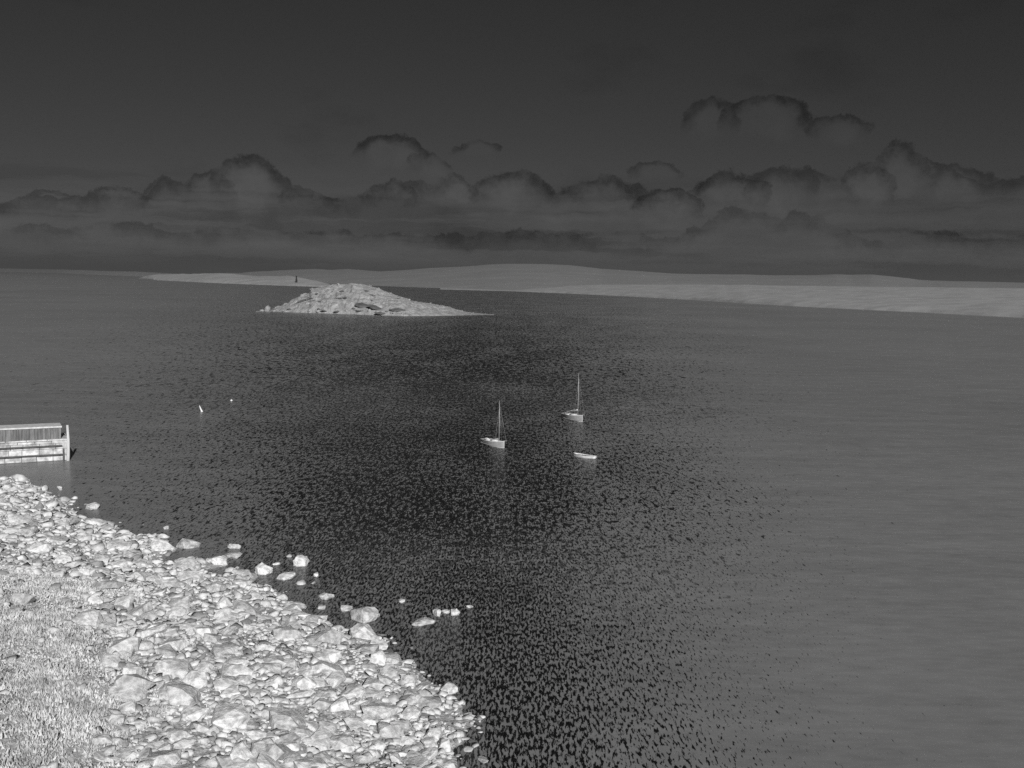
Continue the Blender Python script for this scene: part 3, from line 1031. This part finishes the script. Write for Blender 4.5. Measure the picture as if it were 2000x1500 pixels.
def yacht(bow, head, L, mast_top, label, boom=True, mast_t=0.76):
    """bow: waterline point of the stem; head: heading vector"""
    h = Vector(head).normalized()
    stern = Vector((bow[0], bow[1], 0)) - Vector((h.x, h.y, 0)) * L
    o = empty('sailing_yacht', (stern.x, stern.y, 0), math.atan2(h.y, h.x))
    tag(o, label, 'sailing boat', 'yachts moored in the bay')
    B = L * 0.27
    hm, half, sheer = hull_mesh('hull', L, B, L * 0.175, L * 0.115, L * 0.10, 0.11, transom=0.42, sheer_drop=0.05)
    hull = link('hull', hm, 'hull', o)
    for s in (-1, 1):
        link('gunwale', band_mesh('gunwale', half, sheer, L, -0.07, 0.05, 0.03, s), 'trim', hull)
    # pale boot-top at the waterline
    bt, _, _ = hull_mesh('boot_top', L, B, L * 0.175, L * 0.115, L * 0.10, 0.11, z_lo=-0.05, z_hi=0.22, out=0.02, transom=0.42, sheer_drop=0.05)
    link('boot_top', bt, 'trim', hull)
    deck = link('deck', ring_mesh('deck', half, sheer, L, 0.005, 0.99, 0.03, -0.04, 0, True), 'deck', o)
    link('cockpit', ring_mesh('cockpit', half, sheer, L, 0.16, 0.42, 0.28, -0.015, 0, True), 'well', o)
    link('coaming', ring_mesh('coaming', half, sheer, L, 0.15, 0.44, 0.24, -0.05, 0.24, False), 'trim', o)
    cab = link('cabin', ring_mesh('cabin', half, sheer, L, 0.46, 0.70, 0.42, 0.30, 0, True), 'deck', o)
    link('cabin_side', ring_mesh('cabin_side', half, sheer, L, 0.455, 0.705, 0.40, -0.05, 0.29, False), 'trim', cab)
    mx = mast_t * L
    dz = sheer(mast_t)
    link('mast', tube_mesh('mast', [(mx, 0, dz - 0.3), (mx, 0, dz + 0.6 * (mast_top - dz)), (mx - 0.03, 0, mast_top)], [L * 0.0068, L * 0.006, L * 0.003], 8), 'spar', o)
    link('bowsprit', tube_mesh('bowsprit', [(L * 0.90, 0, sheer(0.95) + 0.08), (L * 1.09, 0, sheer(1) + 0.16)], [0.07, 0.04], 8), 'spar', o)
    link('forestay', tube_mesh('forestay', [(L * 1.08, 0, sheer(1) + 0.15), (mx, 0, mast_top * 0.93)], [0.012, 0.012], 5), 'rope', o)
    for s in (-1, 1):
        link('shroud', tube_mesh('shroud', [(mx - 0.25, s * half(mast_t), dz), (mx, 0, mast_top * 0.86)], [0.012, 0.012], 5), 'rope', o)
    link('tiller', tube_mesh('tiller', [(0.06 * L, 0, sheer(0.06) + 0.10), (0.24 * L, 0, sheer(0.2) + 0.42)], [0.045, 0.03], 6), 'spar', o)
    if boom:
        bm_ = link('boom', tube_mesh('boom', [(mx, 0, dz + 1.15), (0.12 * L, 0.1, sheer(0.1) + 0.30)], [0.08, 0.06], 8), 'spar', o)
        pts, rad = [], []
        for i in range(12):
            s = i / 11
            p = Vector((mx - 0.1, 0, dz + 1.3)).lerp(Vector((0.16 * L, 0.1, sheer(0.1) + 0.44)), s)
            p.z += 0.03 * math.sin(i * 2.2)
            pts.append(p)
            rad.append(0.07 + 0.10 * math.sin(math.pi * (0.12 + 0.8 * s)) + 0.02 * math.sin(i * 3.1))
        link('furled_sail', tube_mesh('furled_sail', pts, rad, 9), 'sail', bm_)
    else:
        link('boom', tube_mesh('boom', [(mx - 0.1, 0.12, dz + 0.45), (0.30 * L, 0.35, sheer(0.3) + 0.40)], [0.07, 0.05], 8), 'spar', o)
    return o


b1 = ground(985, 875.5)
yacht((b1.x, b1.y), (0.58, -0.815), 7.8, 9.2, 'pale yacht with bare mast moored left of the other yacht, no sail on boom', boom=False)
b2 = ground(1138, 824.5)
yacht((b2.x, b2.y), (0.47, -0.88), 9.2, 11.2, 'pale yacht with furled sail along its sloping boom, farther right of the two', boom=True)

# rowing boat
st = ground(1163, 896.5)
rh = Vector((-0.80, 0.60))
rowb = empty('rowing_boat', (st.x, st.y, 0), math.atan2(rh.y, rh.x))
tag(rowb, 'open pale rowing boat with no mast floating nearest, below the two yachts', 'rowing boat')
RL = 4.9
hm, half, sheer = hull_mesh('hull', RL, 1.55, 0.62, 0.52, 0.20, 0.02, transom=0.62, sheer_drop=0.12, ns=26, nr=9)
rhull = link('hull', hm, 'trim', rowb)
for s in (-1, 1):
    link('gunwale', band_mesh('gunwale', half, sheer, RL, -0.05, 0.04, 0.03, s, 0.0, 1.0), 'trim', rhull)
link('floor', ring_mesh('floor', half, sheer, RL, 0.03, 0.95, 0.06, -0.10, 0, True), 'well', rowb)
for t in (0.14, 0.42, 0.66):
    b = half(t) - 0.03
    link('thwart', box_mesh('thwart', (t * RL - 0.13, -b, sheer(t) - 0.09), (t * RL + 0.13, b, sheer(t) - 0.05)), 'deck', rowb)

# mooring buoys
g = ground(452, 783)
mb = empty('mooring_buoy', (g.x, g.y, 0))
tag(mb, 'small round pale mooring buoy floating off the left shore', 'buoy')
bmm = bmesh.new()
bmesh.ops.create_uvsphere(bmm, u_segments=14, v_segments=9, radius=0.30)
me = bpy.data.meshes.new('float')
bmm.to_mesh(me)
bmm.free()
me.polygons.foreach_set('use_smooth', [True] * len(me.polygons))
fl = link('float', me, 'buoy', mb)
fl.location.z = 0.12
fl.scale = (1, 1, 0.85)
link('ring', tube_mesh('ring', [(math.cos(a) * 0.09, 0, 0.44 + math.sin(a) * 0.09) for a in np.linspace(0, 6.28, 12)], [0.02] * 12, 5), 'rope', mb)
g = ground(394, 804)
sb = empty('spar_buoy', (g.x, g.y, 0))
tag(sb, 'pale spar buoy leaning to the left in the water off the left shore', 'buoy')
link('spar', tube_mesh('spar', [(0.25, 0, -0.6), (0, 0, 0.1), (-0.35, 0, 0.95), (-0.55, 0, 1.5)], [0.16, 0.20, 0.14, 0.05], 9), 'buoy', sb)
link('collar', tube_mesh('collar', [(0.06, 0, -0.06), (-0.04, 0, 0.2)], [0.30, 0.26], 10), 'buoy', sb)

# ------------------------------------------------------------------ haze over the bay
HZ = True
if HZ:
    hz = struct(link('haze', box_mesh('haze', (-31000, -3500, -9.5), (31000, 31000, 240)), None), 'stuff')
    hm_ = bpy.data.materials.new('haze')
    hm_.use_nodes = True
    T = NT(hm_.node_tree)
    T.n.clear()
    out = T.add('ShaderNodeOutputMaterial')
    pv = T.add('ShaderNodeVolumePrincipled')
    pv.inputs['Color'].default_value = (0.9, 0.9, 0.9, 1)
    pv.inputs['Density'].default_value = 6.0e-5
    pv.inputs['Anisotropy'].default_value = 0.65
    T.l.new(pv.outputs[0], out.inputs['Volume'])
    hz.data.materials.append(hm_)
